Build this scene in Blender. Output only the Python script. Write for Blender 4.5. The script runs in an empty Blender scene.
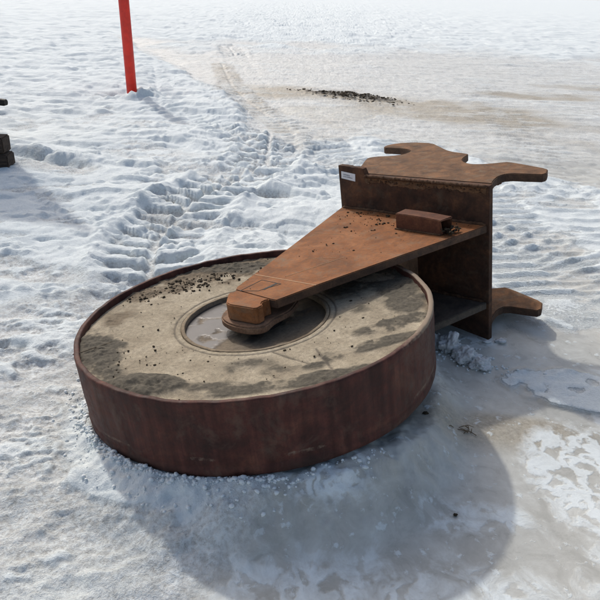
import bpy, bmesh, math, random
import numpy as np
from mathutils import Vector, Matrix, noise as mnoise

sc = bpy.context.scene
col = sc.collection
random.seed(4)

# ------------------------------------------------------------------ camera
cam_data = bpy.data.cameras.new('camera')
cam = bpy.data.objects.new('camera', cam_data)
col.objects.link(cam)
cam_data.sensor_width = 36.0
cam_data.lens = 39.0
cam_data.clip_start = 0.05
cam_data.clip_end = 3000
cam.matrix_world = Matrix(((0.99926, -0.03839, 0.0, 0.0),
                           (0.01701, 0.44274, -0.89649, 0.0),
                           (0.03441, 0.89583, 0.44307, 1.75),
                           (0, 0, 0, 1)))
sc.camera = cam

# ------------------------------------------------------------------ light
SUN_EL = math.radians(43)
SX, SY = -0.502, 0.865                     # towards the sun, on the ground
world = bpy.data.worlds.new("World")
sc.world = world
world.use_nodes = True
wn = world.node_tree
sky = wn.nodes.new('ShaderNodeTexSky')
sky.sky_type = 'NISHITA'
sky.sun_disc = False
sky.sun_elevation = SUN_EL
sky.sun_rotation = math.atan2(SX, SY)
sky.air_density = 1.0
sky.dust_density = 4.2
sky.ozone_density = 0.5
bg = wn.nodes['Background']
bg.inputs['Strength'].default_value = 0.15
wn.links.new(sky.outputs[0], bg.inputs[0])
sl = bpy.data.lights.new('sun', 'SUN')
sl.energy = 2.0
sl.angle = math.radians(1.6)
sl.color = (1.0, 0.965, 0.925)
so = bpy.data.objects.new('sun', sl)
col.objects.link(so)
d = Vector((-SX * math.cos(SUN_EL), -SY * math.cos(SUN_EL), -math.sin(SUN_EL)))
so.rotation_euler = d.to_track_quat('-Z', 'Y').to_euler()
so.location = (-5, 8, 10)

sc.render.engine = 'CYCLES'
sc.view_settings.view_transform = 'Standard'
sc.view_settings.look = 'None'
sc.view_settings.gamma = 1
sc.view_settings.exposure = -0.08

# ------------------------------------------------------------------ helpers
def tag(o, label=None, cat=None, group=None, kind=None):
    if label: o['label'] = label
    if cat: o['category'] = cat
    if group: o['group'] = group
    if kind: o['kind'] = kind
    return o

def link(name, me, mat, parent=None):
    if mat is not None and not me.materials:
        me.materials.append(mat)
    o = bpy.data.objects.new(name, me)
    col.objects.link(o)
    if parent is not None:
        o.parent = parent
    return o

def from_bm(name, bm, mat, parent=None, smooth=False):
    me = bpy.data.meshes.new(name)
    bmesh.ops.recalc_face_normals(bm, faces=bm.faces)
    bm.to_mesh(me)
    bm.free()
    if smooth:
        me.polygons.foreach_set('use_smooth', [True] * len(me.polygons))
    return link(name, me, mat, parent)

def grid_mesh(name, X, Y, Z, wrap=False):
    """X,Y,Z arrays (n,m) -> mesh of quads; wrap joins last column to the first"""
    n, m = X.shape
    co = np.stack([X, Y, Z], -1).reshape(-1, 3).astype(np.float32)
    idx = np.arange(n * m).reshape(n, m)
    if wrap:
        j = np.roll(idx, -1, 1)
        f = np.stack([idx[:-1], j[:-1], j[1:], idx[1:]], -1).reshape(-1, 4)
    else:
        f = np.stack([idx[:-1, :-1], idx[:-1, 1:], idx[1:, 1:], idx[1:, :-1]], -1).reshape(-1, 4)
    me = bpy.data.meshes.new(name)
    me.vertices.add(len(co)); me.vertices.foreach_set('co', co.ravel())
    me.loops.add(f.size); me.loops.foreach_set('vertex_index', f.ravel().astype(np.int32))
    me.polygons.add(len(f))
    me.polygons.foreach_set('loop_start', np.arange(0, f.size, 4, dtype=np.int32))
    me.polygons.foreach_set('loop_total', np.full(len(f), 4, dtype=np.int32))
    me.polygons.foreach_set('use_smooth', np.ones(len(f), dtype=bool))
    me.update(calc_edges=True)
    return me

def set_mask(me, name, r, g, b, a):
    at = me.color_attributes.new(name, 'FLOAT_COLOR', 'POINT')
    d = np.stack([r, g, b, a], -1).reshape(-1).astype(np.float32)
    at.data.foreach_set('color', d)

RNG = np.random.RandomState(11)
TAB = RNG.rand(256, 256).astype(np.float32)
def vn(x, y, seed=0):
    """smooth value noise in -1..1"""
    x = x + seed * 37.17; y = y + seed * 11.73
    xi = np.floor(x).astype(np.int64); yi = np.floor(y).astype(np.int64)
    fx = (x - xi); fy = (y - yi)
    fx = fx * fx * fx * (fx * (fx * 6 - 15) + 10); fy = fy * fy * fy * (fy * (fy * 6 - 15) + 10)
    x0 = xi & 255; x1 = (xi + 1) & 255; y0 = yi & 255; y1 = (yi + 1) & 255
    a = TAB[y0, x0]; b = TAB[y0, x1]; c = TAB[y1, x0]; e = TAB[y1, x1]
    return ((a + (b - a) * fx) * (1 - fy) + (c + (e - c) * fx) * fy) * 2 - 1
def rot(x, y, a):
    return x * math.cos(a) - y * math.sin(a), x * math.sin(a) + y * math.cos(a)
def fbm(x, y, sc_, octs, seed=0, gain=.5):
    s = 0; amp = 1; tot = 0
    for k in range(octs):
        xx, yy = rot(x, y, .6 + k * 1.1)
        s = s + amp * vn(xx * sc_, yy * sc_, seed + k * 3)
        tot += amp; amp *= gain; sc_ *= 2.07
    return s / tot
def ss(a, b, x):
    t = np.clip((x - a) / (b - a), 0, 1)
    return t * t * (3 - 2 * t)
def blob(x, y, cx, cy, rx, ry, ang=0., soft=.5):
    dx, dy = rot(x - cx, y - cy, -ang)
    return 1 - ss(1 - soft, 1 + soft, np.sqrt((dx / rx) ** 2 + (dy / ry) ** 2))
def seg(x, y, pts):
    """distance to polyline, and arclength along"""
    best = np.full(x.shape, 1e9); arc = np.zeros(x.shape); side = np.zeros(x.shape); L0 = 0
    for (ax, ay), (bx, by) in zip(pts[:-1], pts[1:]):
        L = math.hypot(bx - ax, by - ay); ux, uy = (bx - ax) / L, (by - ay) / L
        t = np.clip((x - ax) * ux + (y - ay) * uy, 0, L)
        dd = np.hypot(x - ax - t * ux, y - ay - t * uy)
        m = dd < best
        best = np.where(m, dd, best); arc = np.where(m, L0 + t, arc)
        side = np.where(m, (x - ax) * -uy + (y - ay) * ux, side); L0 += L
    return best, arc, side

# ------------------------------------------------------------------ node helpers
def nmat(name):
    m = bpy.data.materials.new(name); m.use_nodes = True
    nt = m.node_tree
    return m, nt, nt.nodes, nt.links, nt.nodes['Principled BSDF']
def tex_noise(nt, vec, scale, detail=6, rough=.6, dist=0.):
    n = nt.nodes.new('ShaderNodeTexNoise')
    n.inputs['Scale'].default_value = scale; n.inputs['Detail'].default_value = detail
    n.inputs['Roughness'].default_value = rough; n.inputs['Distortion'].default_value = dist
    nt.links.new(vec, n.inputs['Vector'])
    return n.outputs['Fac']
def ramp(nt, fac, stops):
    r = nt.nodes.new('ShaderNodeValToRGB')
    e = r.color_ramp.elements
    while len(e) < len(stops): e.new(.5)
    for el, (p, c) in zip(e, stops):
        el.position = p; el.color = (c[0], c[1], c[2], 1) if isinstance(c, tuple) else (c, c, c, 1)
    nt.links.new(fac, r.inputs[0])
    return r.outputs[0]
def mix(nt, fac, a, b, mode='MIX'):
    m = nt.nodes.new('ShaderNodeMix'); m.data_type = 'RGBA'; m.blend_type = mode
    for s, v in ((0, fac), (6, a), (7, b)):
        if isinstance(v, (int, float)): m.inputs[s].default_value = v if s == 0 else (v, v, v, 1)
        elif isinstance(v, tuple): m.inputs[s].default_value = (*v, 1)
        else: nt.links.new(v, m.inputs[s])
    return m.outputs[2]
def math_(nt, op, a, b=None, c=None, clamp=False):
    m = nt.nodes.new('ShaderNodeMath'); m.operation = op; m.use_clamp = clamp
    for i, v in enumerate((a, b, c)):
        if v is None: continue
        if isinstance(v, (int, float)): m.inputs[i].default_value = v
        else: nt.links.new(v, m.inputs[i])
    return m.outputs[0]
def bump(nt, h, strength, dist, prev=None):
    b = nt.nodes.new('ShaderNodeBump'); b.inputs['Strength'].default_value = strength
    b.inputs['Distance'].default_value = dist
    nt.links.new(h, b.inputs['Height'])
    if prev is not None: nt.links.new(prev, b.inputs['Normal'])
    return b.outputs['Normal']
def obvec(nt, scale=(1, 1, 1), rot_=(0, 0, 0)):
    t = nt.nodes.new('ShaderNodeTexCoord'); m = nt.nodes.new('ShaderNodeMapping')
    m.inputs['Scale'].default_value = scale; m.inputs['Rotation'].default_value = rot_
    nt.links.new(t.outputs['Object'], m.inputs[0])
    return m.outputs[0]

def rust_mat(name, dark, mid, light, bias=.5, scale=7, rough=.75, streak=None, strength=.5, dust=None, worn=None):
    m, nt, N, L, P = nmat(name)
    v = obvec(nt)
    big = tex_noise(nt, v, scale, 8, .65, .6)
    fine = tex_noise(nt, v, scale * 9, 6, .7)
    grit = tex_noise(nt, v, scale * 45, 3, .6)
    c = ramp(nt, big, [(bias - .2, dark), (bias, mid), (bias + .22, light)])
    f = ramp(nt, fine, [(.3, .62), (.55, 1.0), (.75, 1.22)])
    c = mix(nt, 1.0, c, f, 'MULTIPLY')
    pit = ramp(nt, grit, [(.28, .55), (.42, 1.0)])
    c = mix(nt, .8, c, pit, 'MULTIPLY')
    if streak:
        sv = obvec(nt, streak)
        st = tex_noise(nt, sv, 1.0, 5, .6)
        c = mix(nt, .9, c, ramp(nt, st, [(.3, .62), (.5, 1.0), (.72, 1.5)]), 'MULTIPLY')
    if dust:
        dn = tex_noise(nt, v, scale * 1.7, 7, .7, .4)
        c = mix(nt, ramp(nt, dn, [(.52, 0.0), (.70, .7)]), c, dust)
    if worn:
        at = N.new('ShaderNodeAttribute'); at.attribute_name = 'worn'
        sp = N.new('ShaderNodeSeparateColor'); L.new(at.outputs['Color'], sp.inputs[0])
        wf = math_(nt, 'MULTIPLY_ADD', math_(nt, 'ADD', sp.outputs[0], math_(nt, 'MULTIPLY_ADD', fine, 1.0, -.5)), 2.5, -1.0, clamp=True)
        c = mix(nt, math_(nt, 'MULTIPLY', wf, .85), c, worn)
        wg = math_(nt, 'MULTIPLY_ADD', math_(nt, 'ADD', sp.outputs[1], math_(nt, 'MULTIPLY_ADD', fine, .9, -.45)), 2.5, -1.0, clamp=True)
        c = mix(nt, math_(nt, 'MULTIPLY', wg, .7), c, (.022, .015, .012))
    L.new(c, P.inputs['Base Color'])
    L.new(ramp(nt, fine, [(.3, rough - .18), (.7, rough + .12)]), P.inputs['Roughness'])
    P.inputs['Specular IOR Level'].default_value = .2
    b1 = bump(nt, big, strength * .6, .01)
    b2 = bump(nt, fine, strength, .003, b1)
    b3 = bump(nt, grit, strength, .0012, b2)
    L.new(b3, P.inputs['Normal'])
    return m

M_drum = rust_mat('drum_steel', (.038, .019, .015), (.078, .028, .021), (.125, .052, .034), .5, 4.5, .66, streak=(30, 30, 3.0), dust=(.115, .075, .055), worn=(.27, .215, .155), strength=.4)
M_arm = rust_mat('orange_rust_steel', (.125, .058, .028), (.255, .100, .036), (.35, .155, .066), .48, 6, .8, strength=.8, dust=(.21, .145, .09))
M_plate = rust_mat('dark_rust_steel', (.034, .022, .017), (.078, .040, .025), (.17, .080, .040), .5, 7, .85, strength=.7, dust=(.10, .075, .052))
M_ear = rust_mat('brown_rust_steel', (.075, .045, .027), (.17, .090, .046), (.30, .150, .070), .5, 10, .85, strength=1.0, dust=(.20, .15, .10))
M_hous = rust_mat('bearing_steel', (.12, .075, .045), (.22, .13, .08), (.30, .19, .12), .5, 12, .8, strength=.5)
M_black = rust_mat('black_steel', (.012, .011, .011), (.022, .020, .019), (.04, .034, .03), .5, 9, .6, strength=.4)
M_weld = rust_mat('weld_rust', (.05, .028, .018), (.12, .065, .036), (.20, .12, .07), .5, 30, .85, strength=1.0)

# concrete fill, driven by attribute 'stain': r dark damp dirt, g brown soil, b joint lines
def concrete_mat():
    m, nt, N, L, P = nmat('dusty_concrete')
    v = obvec(nt)
    at = N.new('ShaderNodeAttribute'); at.attribute_name = 'stain'
    sep = N.new('ShaderNodeSeparateColor'); L.new(at.outputs['Color'], sep.inputs[0])
    n1 = tex_noise(nt, v, 6, 8, .65, .4)
    n2 = tex_noise(nt, v, 60, 6, .7)
    n3 = tex_noise(nt, v, 260, 3, .6)
    c = ramp(nt, n1, [(.3, (.225, .185, .125)), (.5, (.335, .285, .20)), (.7, (.43, .37, .27))])
    c = mix(nt, 1.0, c, ramp(nt, n2, [(.25, .6), (.5, 1.0), (.75, 1.28)]), 'MULTIPLY')
    c = mix(nt, .7, c, ramp(nt, n3, [(.3, .6), (.5, 1.0), (.7, 1.25)]), 'MULTIPLY')
    dk = ramp(nt, n2, [(.3, (.040, .035, .024)), (.7, (.13, .112, .080))])
    br = ramp(nt, n2, [(.3, (.075, .055, .034)), (.7, (.23, .18, .115))])
    def edge(ch):
        a = math_(nt, 'ADD', sep.outputs[ch], math_(nt, 'MULTIPLY_ADD', n2, .7, -.35))
        return math_(nt, 'MULTIPLY_ADD', a, 2.8, -.9, clamp=True)
    c = mix(nt, edge(1), c, br)
    c = mix(nt, edge(0), c, dk)
    c = mix(nt, math_(nt, 'MULTIPLY', sep.outputs[2], .8, clamp=True), c, (.06, .05, .04))
    L.new(c, P.inputs['Base Color'])
    P.inputs['Roughness'].default_value = .92
    b = bump(nt, n1, .3, .01)
    b = bump(nt, n2, .55, .004, b)
    b = bump(nt, n3, .5, .0015, b)
    L.new(b, P.inputs['Normal'])
    return m
M_conc = concrete_mat()

def plain(name, c1, c2, scale=20, rough=.8, spec=.3, bs=.3, bd=.003):
    m, nt, N, L, P = nmat(name)
    v = obvec(nt)
    n = tex_noise(nt, v, scale, 6, .65, .3)
    L.new(ramp(nt, n, [(.3, c1), (.7, c2)]), P.inputs['Base Color'])
    P.inputs['Roughness'].default_value = rough
    P.inputs['Specular IOR Level'].default_value = spec
    L.new(bump(nt, n, bs, bd), P.inputs['Normal'])
    return m
M_soil = plain('dark_soil', (.022, .017, .011), (.085, .065, .042), 60, .95, .15, .8, .006)
M_red = plain('red_paint', (.50, .022, .014), (.74, .035, .018), 7, .5, .4, .15, .003)
M_wood_end = plain('dark_timber', (.010, .008, .007), (.034, .026, .020), 14, .85, .2, .6, .006)
M_low = rust_mat('dusty_low_steel', (.05, .042, .036), (.095, .078, .062), (.15, .12, .09), .5, 9, .9, strength=.6)
M_side_shade = rust_mat('side_shade_rust', (.055, .036, .026), (.10, .060, .040), (.16, .092, .055), .5, 12, .8, strength=.6)  # darker brown for plate sides: their shade painted into the colour
M_label = plain('white_label', (.62, .64, .66), (.80, .80, .80), 30, .5, .4, .05, .001)
M_ink = plain('grey_print', (.16, .17, .20), (.24, .25, .28), 60, .6, .3, .05, .001)
M_twig = plain('dry_twig', (.10, .075, .05), (.26, .20, .13), 60, .9, .2, .4, .001)

def ice_chunk_mat():
    m, nt, N, L, P = nmat('ice_chunk_white')
    v = obvec(nt)
    n = tex_noise(nt, v, 30, 6, .7)
    L.new(ramp(nt, n, [(.3, (.45, .46, .45)), (.6, (.74, .75, .74))]), P.inputs['Base Color'])
    P.inputs['Roughness'].default_value = .35
    P.inputs['Subsurface Weight'].default_value = .3
    P.inputs['Subsurface Radius'].default_value = (.02, .025, .03)
    L.new(bump(nt, n, .8, .006), P.inputs['Normal'])
    return m
M_chunk = ice_chunk_mat()
M_snowc = plain('crumb_snow', (.66, .71, .71), (.82, .86, .86), 40, .8, .3, .8, .003)

def wet_hub_mat():
    m, nt, N, L, P = nmat('wet_hub_steel')
    v = obvec(nt)
    n1 = tex_noise(nt, v, 5, 7, .6, .5); n2 = tex_noise(nt, v, 70, 5, .7)
    at = N.new('ShaderNodeAttribute'); at.attribute_name = 'wet'
    sep = N.new('ShaderNodeSeparateColor'); L.new(at.outputs['Color'], sep.inputs[0])
    dry = mix(nt, 1., ramp(nt, n1, [(.3, (.10, .078, .052)), (.7, (.21, .165, .11))]), ramp(nt, n2, [(.3, .7), (.7, 1.25)]), 'MULTIPLY')
    wet = ramp(nt, n1, [(.3, (.022, .022, .024)), (.7, (.060, .057, .056))])
    w = math_(nt, 'MULTIPLY_ADD', math_(nt, 'ADD', sep.outputs[0], math_(nt, 'MULTIPLY_ADD', n2, .6, -.3)), 2.2, -.6, clamp=True)
    L.new(mix(nt, w, dry, wet), P.inputs['Base Color'])
    L.new(math_(nt, 'MULTIPLY_ADD', w, -.55, .85), P.inputs['Roughness'])
    b = bump(nt, math_(nt, 'MULTIPLY', n2, math_(nt, 'MULTIPLY_ADD', w, -.85, 1.)), .5, .004)
    L.new(b, P.inputs['Normal'])
    return m
M_hub = wet_hub_mat()
M_ring = rust_mat('dusty_ring', (.16, .12, .08), (.27, .215, .145), (.36, .29, .20), .5, 8, .9, strength=.6)

# ------------------------------------------------------------------ the ground
# wheel pose (bottom centre W0, axes) - used for contact of the snow with the rim
CW = Vector((-0.2025, 2.5650, 0.4364))
AU = Vector((0.98976, 0.00807, 0.14249)).normalized()
AN = Vector((-0.14272, 0.05596, 0.98818)).normalized()
AV = AN.cross(AU).normalized()
R_W, T_W = .78, .309

def nodes_1d(lo, hi, f):
    """coordinates from lo to hi with local step f(x)"""
    out = [lo]
    while out[-1] < hi: out.append(out[-1] + f(out[-1]))
    return np.array(out)
gx_r = nodes_1d(0, 60, lambda x: .0085 + .011 * max(0, x - 1.1))
gx = np.concatenate([-gx_r[:0:-1], gx_r])
gy = nodes_1d(1.15, 130, lambda y: .0075 + .0045 * max(0, y - 2.0) + .00012 * max(0, y - 14) ** 2)
X, Y = np.meshgrid(gx, gy)
X = X + 0.0

def lugs(x, y, pts, width, pitch, slant, seed, mode='chev'):
    dist, arc, side = seg(x, y, pts)
    wob = .018 * fbm(x, y, 3., 2, seed)
    inside = 1 - ss(width * .5 - .05, width * .5 + .05, dist + wob * 2)
    if mode == 'one': wob = wob * .45
    ph = arc / pitch + (np.abs(side) if mode == 'chev' else side) * slant + wob * 9 + .35 * fbm(x, y, 1.6, 2, seed + 5)
    # alternate lugs left and right of the centre line
    if mode == 'chev':
        ph = ph + np.where(side > 0, .5, 0.)
    tri = np.abs((ph % 1) - .5) * 2
    bar = ss(.35, .62, tri) if mode == 'chev' else ss(.55, .92, tri)
    if mode == 'chev': bar = bar * ss(.0, .05, np.abs(side))
    return inside, bar

# where fresh white snow lies (1) and where bare ice / slush shows (0)
n_big = fbm(X, Y, .55, 4, 1)
n_mid = fbm(X, Y, 2.3, 4, 7)
n_small = fbm(X, Y, 8., 4, 17)
n_tiny = fbm(X, Y, 30., 3, 27)

snow = np.zeros_like(X)
# left snow field: everything left of a line running away from the wheel
edge_x = np.interp(Y, [1.2, 1.9, 3.0, 4.2, 6.0, 8.4, 10.6, 13, 20, 60], [-.5, -.15, .35, .4, .55, -.75, -1.15, -2.3, -5.5, -22])
snow = np.maximum(snow, ss(-.22, .22, edge_x - X + .28 * n_mid))
# snow behind the frame, up to about nine metres
far_edge = np.interp(X, [-1, .3, 1.4, 2.1, 2.9, 5, 12], [8.2, 8.0, 8.1, 6.95, 6.3, 5.6, 4.6])
near_edge = np.interp(X, [-1, .4, 1.1, 1.6, 2.4, 5], [3.0, 3.2, 3.5, 3.25, 3.1, 3.0])
b2 = ss(-.25, .25, far_edge - Y + .35 * n_mid) * ss(-.12, .12, Y - near_edge + .15 * n_mid)
snow = np.maximum(snow, b2 * (X > -.4) * ss(-.4, .2, X))
# far fresh snow beyond the yard
snow = np.maximum(snow, ss(15, 24, Y + 5 * n_big + np.abs(X) * .1))
# slush tongues that cut the left field
sl1 = blob(X, Y, -1.25, 3.05, .55, .42, .5, .6); sl2 = blob(X, Y, -1.75, 3.75, .5, .14, -.35, .6)
sl3 = blob(X, Y, -.95, 2.2, .7, .9, .2, .55); sl4 = blob(X, Y, -1.5, 6.9, .9, .35, -.2, .6)
sl5 = blob(X, Y, -.35, 5.46, .24, .11, 0, .6); sl6 = blob(X, Y, -2.45, 6.2, .45, .20, -.3, .6)
slushm = np.clip(np.maximum.reduce([sl1, sl2, sl3, sl6 * .9, sl5, sl4 * .5]) + .45 * n_mid * np.maximum.reduce([sl1, sl2, sl3, sl4, sl6]), 0, 1)
snow = snow * (1 - .85 * slushm)
# thin wheel lane between the two snow fields, from behind to the wheel
laneA = [(-2.2, 19), (-.95, 12.), (-.45, 8.4), (-.40, 6.6), (-.95, 5.1), (-1.05, 4.3), (-.9, 3.4)]
inA, barA = lugs(X, Y, laneA, .60, .185, 1.3, 41)
laneB = [(.9, 13), (.30, 9.6), (.18, 7.6), (.55, 6.2), (1.25, 5.3), (1.9, 4.4), (2.3, 3.4)]
inB, barB = lugs(X, Y, laneB, .66, .165, .9, 47, 'one')
laneC = [(3.4, 14), (2.7, 8.), (2.25, 6.2), (2.2, 4.6), (2.6, 3.0)]
inC, barC = lugs(X, Y, laneC, .7, .2, -.6, 53, 'one')
laneD = [(-3.4, 15), (-2.1, 9.5), (-.6, 7.4), (1.0, 6.5), (3.2, 5.9)]
inD, barD = lugs(X, Y, laneD, .5, .21, .9, 59, 'chev')
laneE = [(1.2, 8.0), (1.55, 5.6), (1.6, 4.7), (1.75, 3.7)]
inE, barE = lugs(X, Y, laneE, .85, .145, .35, 61, 'one')
laneF = [(-1.9, 15), (-1.35, 12.), (-.85, 10.2), (-.2, 8.4)]
inF, barF = lugs(X, Y, laneF, .50, .17, 1.1, 67, 'chev')
TRK = 1
snow_tracks = np.maximum.reduce([inA * 1.5 * (1 - barA), inB * .6 * (1 - barB), inC * .4 * (1 - barC), inD * .5 * (1 - barD), inE * .6 * (1 - barE), inF * (1 - barF)])
snow = snow * (1 - .55 * np.clip(snow_tracks, 0, 1.5))
snow = np.clip(snow, 0, 1)
gaps = fbm(X * .8, Y * 1.3, 2.0, 5, 161, .6)
snow = snow * (1 - .55 * ss(.14, .42, gaps) * ss(14, 9, Y))

# isolated foamy patches on the clear ice
foam = np.maximum.reduce([blob(X, Y, 1.22, 2.02, .28, .34, 0, .4),
                          blob(X, Y, .12, 1.80, .17, .10, .2, .5) * .8, blob(X, Y, -.32, 1.83, .28, .15, .15, .5) * .9,
                          blob(X, Y, .66, 1.79, .25, .09, 0, .6) * .7, blob(X, Y, 1.75, 2.55, .4, .3, 0, .5),
                          blob(X, Y, .95, 3.12, .22, .09, .1, .6) * .6, blob(X, Y, .3, 1.4, .7, .2, 0, .6) * .7,
                          blob(X, Y, 1.5, 1.5, .5, .4, 0, .6) * .8])
solid_foam = np.clip(blob(X, Y, 1.38, 2.66, .38, .19, -.30, .3) + .5 * n_mid * blob(X, Y, 1.38, 2.66, .5, .3, 0, .5), 0, 1)
snow = np.maximum(snow, ss(.35, .75, solid_foam * (1 + .7 * n_small)) * .9)
front_snow = np.maximum(blob(X, Y, -.50, 1.90, .34, .19, -.1, .4), blob(X, Y, -.20, 1.93, .12, .05, .15, .5) * .9)
snow = np.maximum(snow, ss(.3, .7, front_snow * (1 + .7 * n_small)) * .92)
# speckles of left-over snow on slush and ice
crust = 1 - np.abs(fbm(X * .8, Y * 1.5, 6., 4, 131, .6)) * 2.4
spk = ss(.05, .55, .5 * crust + .8 * n_small + .6 * n_mid - .15)
spot = spk * .75 * ss(-.2, .4, edge_x - X)

# tan dirt carried in by tyres
dirt = np.maximum.reduce([blob(X, Y, 2.1, 10.3, 1.7, 1.0, -.5, .7) * 1.1, blob(X, Y, -.4, 11.6, 1.2, .7, -.2, .7), blob(X, Y, 4.2, 12.2, 1.2, .45, 0, .6), blob(X, Y, 6., 13.5, 1.5, .4, 0, .6) * .7, blob(X, Y, 4.5, 9.2, 1.4, .4, -.2, .7) * .5,
                          blob(X, Y, .9, 11.2, 1.3, .8, -.3, .7) * .6, blob(X, Y, .25, 8.9, .8, .4, 0, .7) * .5, blob(X, Y, 3.2, 8.4, 1.2, .4, -.5, .7) * .5,
                          inF * .55, blob(X, Y, .2, 7.7, .4, .5, 0, .6) * .45, blob(X, Y, -1.0, 4.9, .35, .7, .1, .6) * .35,
                          blob(X, Y, -.35, 5.46, .2, .08, 0, .5) * .7, blob(X, Y, -1.48, 2.81, .10, .03, 0, .6) * .7,
                          blob(X, Y, .80, 2.30, .50, .13, -.05, .7) * .55, blob(X, Y, 1.05, 2.36, .35, .07, -.15, .6) * .6,
                          blob(X, Y, -2.75, 10.35, .45, .3, 0, .6) * .35])
dirt = np.clip(dirt * (1 + .9 * n_mid) + .12 * np.maximum(n_mid, 0) * (1 - snow), 0, 1)
dark = blob(X, Y, .72, 11.35, .80, .26, -.42, .6)
dark = ss(.30, .75, 1.3 * dark * (1 + 1.5 * fbm(X * .6, Y * 1.6, 9., 4, 151)))
puddle = np.maximum(blob(X, Y, .25, 9.75, .75, .5, -.2, .4), blob(X, Y, 1.2, 10.1, .9, .3, -.2, .5) * .8)
puddle = ss(.4, .7, puddle * (1 + .6 * n_mid))

# heights
Z = .010 * n_big * ss(3, 8, Y) + .004 * n_mid
lump = np.abs(fbm(X, Y, 2.6, 3, 71)); lump2 = 1 - np.abs(fbm(X, Y * 1.15, 7.5, 4, 77)) * 2.2
ledge = fbm(X * .75, Y * 1.35, 1.5, 5, 181, .58)
ledge2 = fbm(X * .7, Y * 1.5, 3.4, 4, 191, .55)
sn_h = .018 + .034 * ss(-.10, .06, ledge) + .022 * ss(-.02, .12, ledge2) + .030 * lump + .03 * fbm(X, Y, 1.1, 3, 171) + .012 * n_mid + .007 * lump2 + .0045 * n_small + .0028 * n_tiny - .02 * gaps
sn_h = np.maximum(sn_h, .004)
sn_h = sn_h * (1 - .45 * np.maximum(inE, .8 * inB))
Z = Z + sn_h * snow ** .8 * (1 - .35 * ss(3.2, 1.8, Y)) * (1 - .55 * np.maximum(ss(.6, 1.2, X) * ss(8.5, 7, Y), 0))
Z = Z - .019 * np.maximum.reduce([inA * (1 - barA * .6), .8 * inF * (1 - barF)]) * ss(.05, .6, snow + .3)
Z = Z + .016 * inB * (barB - .5) * (.3 + snow) + .014 * inC * (barC - .5) * (.3 + snow) + .020 * inE * (barE - .5) * (.3 + snow) + .012 * inD * (barD - .5)
# ridges thrown up beside the wheel lanes
dA, aA, sA = seg(X, Y, laneA)
Z = Z + .030 * np.exp(-((dA - .40 - .05 * n_mid) / .07) ** 2) * snow * (1 + .8 * n_small)
# granular slush relief
gran = (1 - snow) * ss(-.3, .3, edge_x - X)
Z = Z + gran * (.012 * n_small + .006 * n_tiny + .006 + .016 * spot + .012 * np.maximum(crust, -.3) + .012 * n_mid)
Z = Z + (1 - snow) * (1 - ss(-.3, .3, edge_x - X)) * ss(5.5, 7.5, Y) * (.010 * n_small + .005 * n_tiny)
snow = np.maximum(snow, spot)
Z = Z + dark * .03
rip = fbm(X * .35 + .15 * Y, Y * 1.6, 3.2, 5, 141, .6)
ice_far = (1 - snow) * (1 - ss(-.3, .3, edge_x - X)) * ss(5.0, 7.5, Y)
Z = Z + ice_far * (.022 * rip) * (1 - puddle)
# bowl and mound round the red post
Z = Z - .10 * blob(X, Y, -2.90, 10.42, .26, .30, 0, .6) + .10 * np.exp(-((np.hypot(X + 2.62, Y - 10.25) - .25) / .14) ** 2) * (1 + n_small) * ss(-3.1, -2.5, X)
# rut dragged past the timbers
dR, aR, sR = seg(X, Y, [(-3.4, 6.78), (-2.99, 6.61), (-2.27, 6.28), (-2.0, 6.15)])
Z = Z - .05 * (1 - ss(.03, .09, dR)) * ss(-1.95, -2.3, X)
Z = Z + .035 * np.exp(-((sR - .13) / .07) ** 2) * (dR < .4) * ss(-1.95, -2.3, X)
dirt = np.maximum(dirt, (1 - ss(.04, .12, dR)) * .35)
# small melt holes
for (cx, cy, rx, ry, dp) in ((-1.47, 2.82, .10, .035, .03), (-.35, 5.46, .22, .09, .04)):
    Z = Z - dp * blob(X, Y, cx, cy, rx, ry, 0, .5)
# snow banked up to the rim of the wheel
dx = X - (CW.x - AN.x * T_W); dy = Y - (CW.y - AN.y * T_W)
rr = np.hypot(dx, dy)
rimz = (CW.z - AN.z * T_W) + dx * .1440 - dy * .0566
ang = np.arctan2(dy, dx)
wgt = .42 + .58 * ss(-.35, .45, np.cos(ang + 2.25))          # full at the left and front-left
lift = np.clip(rimz - .012 + .022 * n_small + .008 * n_tiny, 0, .3) * wgt
fall = np.exp(-(np.clip(rr - .79 - .03 * n_small, 0, None) / (.07 + .08 * wgt)) ** 2) * ss(.45, .72, rr)
Z = np.where(rr < 1.6, Z * (1 - .6 * fall) + lift * fall, Z)
# keep everything below the rim where the wheel lies
Z = np.where(rr < .785, np.minimum(Z, rimz - .004), Z)
bank = (1 - ss(.86, 1.02, rr + .12 * n_small)) * ss(.15, .75, wgt - .25) * ss(.76, .8, rr)
snow = np.maximum(snow, bank * .8 * (1 - ss(.45, .85, np.abs(ang + 2.35) + .3 * n_small)))
far = ss(30, 90, Y)
Z = Z * (1 - far)
wet = np.clip((1 - snow) * ss(-.1, .3, X - edge_x) * (1 - .6 * ss(6, 9, Y)) + puddle, 0, 1)
snow = np.maximum(snow, ice_far * ss(.05, .35, rip + .3 * n_big + .25 * n_small) * .46)
snow = np.maximum(snow, .5 * inF * barF * ss(14, 12, Y)); snow = np.maximum(snow, .45 * inD * barD * ice_far); snow = np.maximum(snow, .45 * inC * barC * ice_far)
Z = Z + .012 * ice_far * (inF * barF + inD * barD + inC * barC)
snow = snow * (1 - puddle) * (1 - dark); dirt = np.clip(dirt + dark * 2, 0, 1)
gm = grid_mesh('snowy_ground', X, Y, Z)
set_mask(gm, 'cover', snow.ravel(), (dirt * .6 + dark * .4).ravel(), wet.ravel(), np.clip(foam + .3 * n_mid * foam, 0, 1).ravel())

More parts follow.
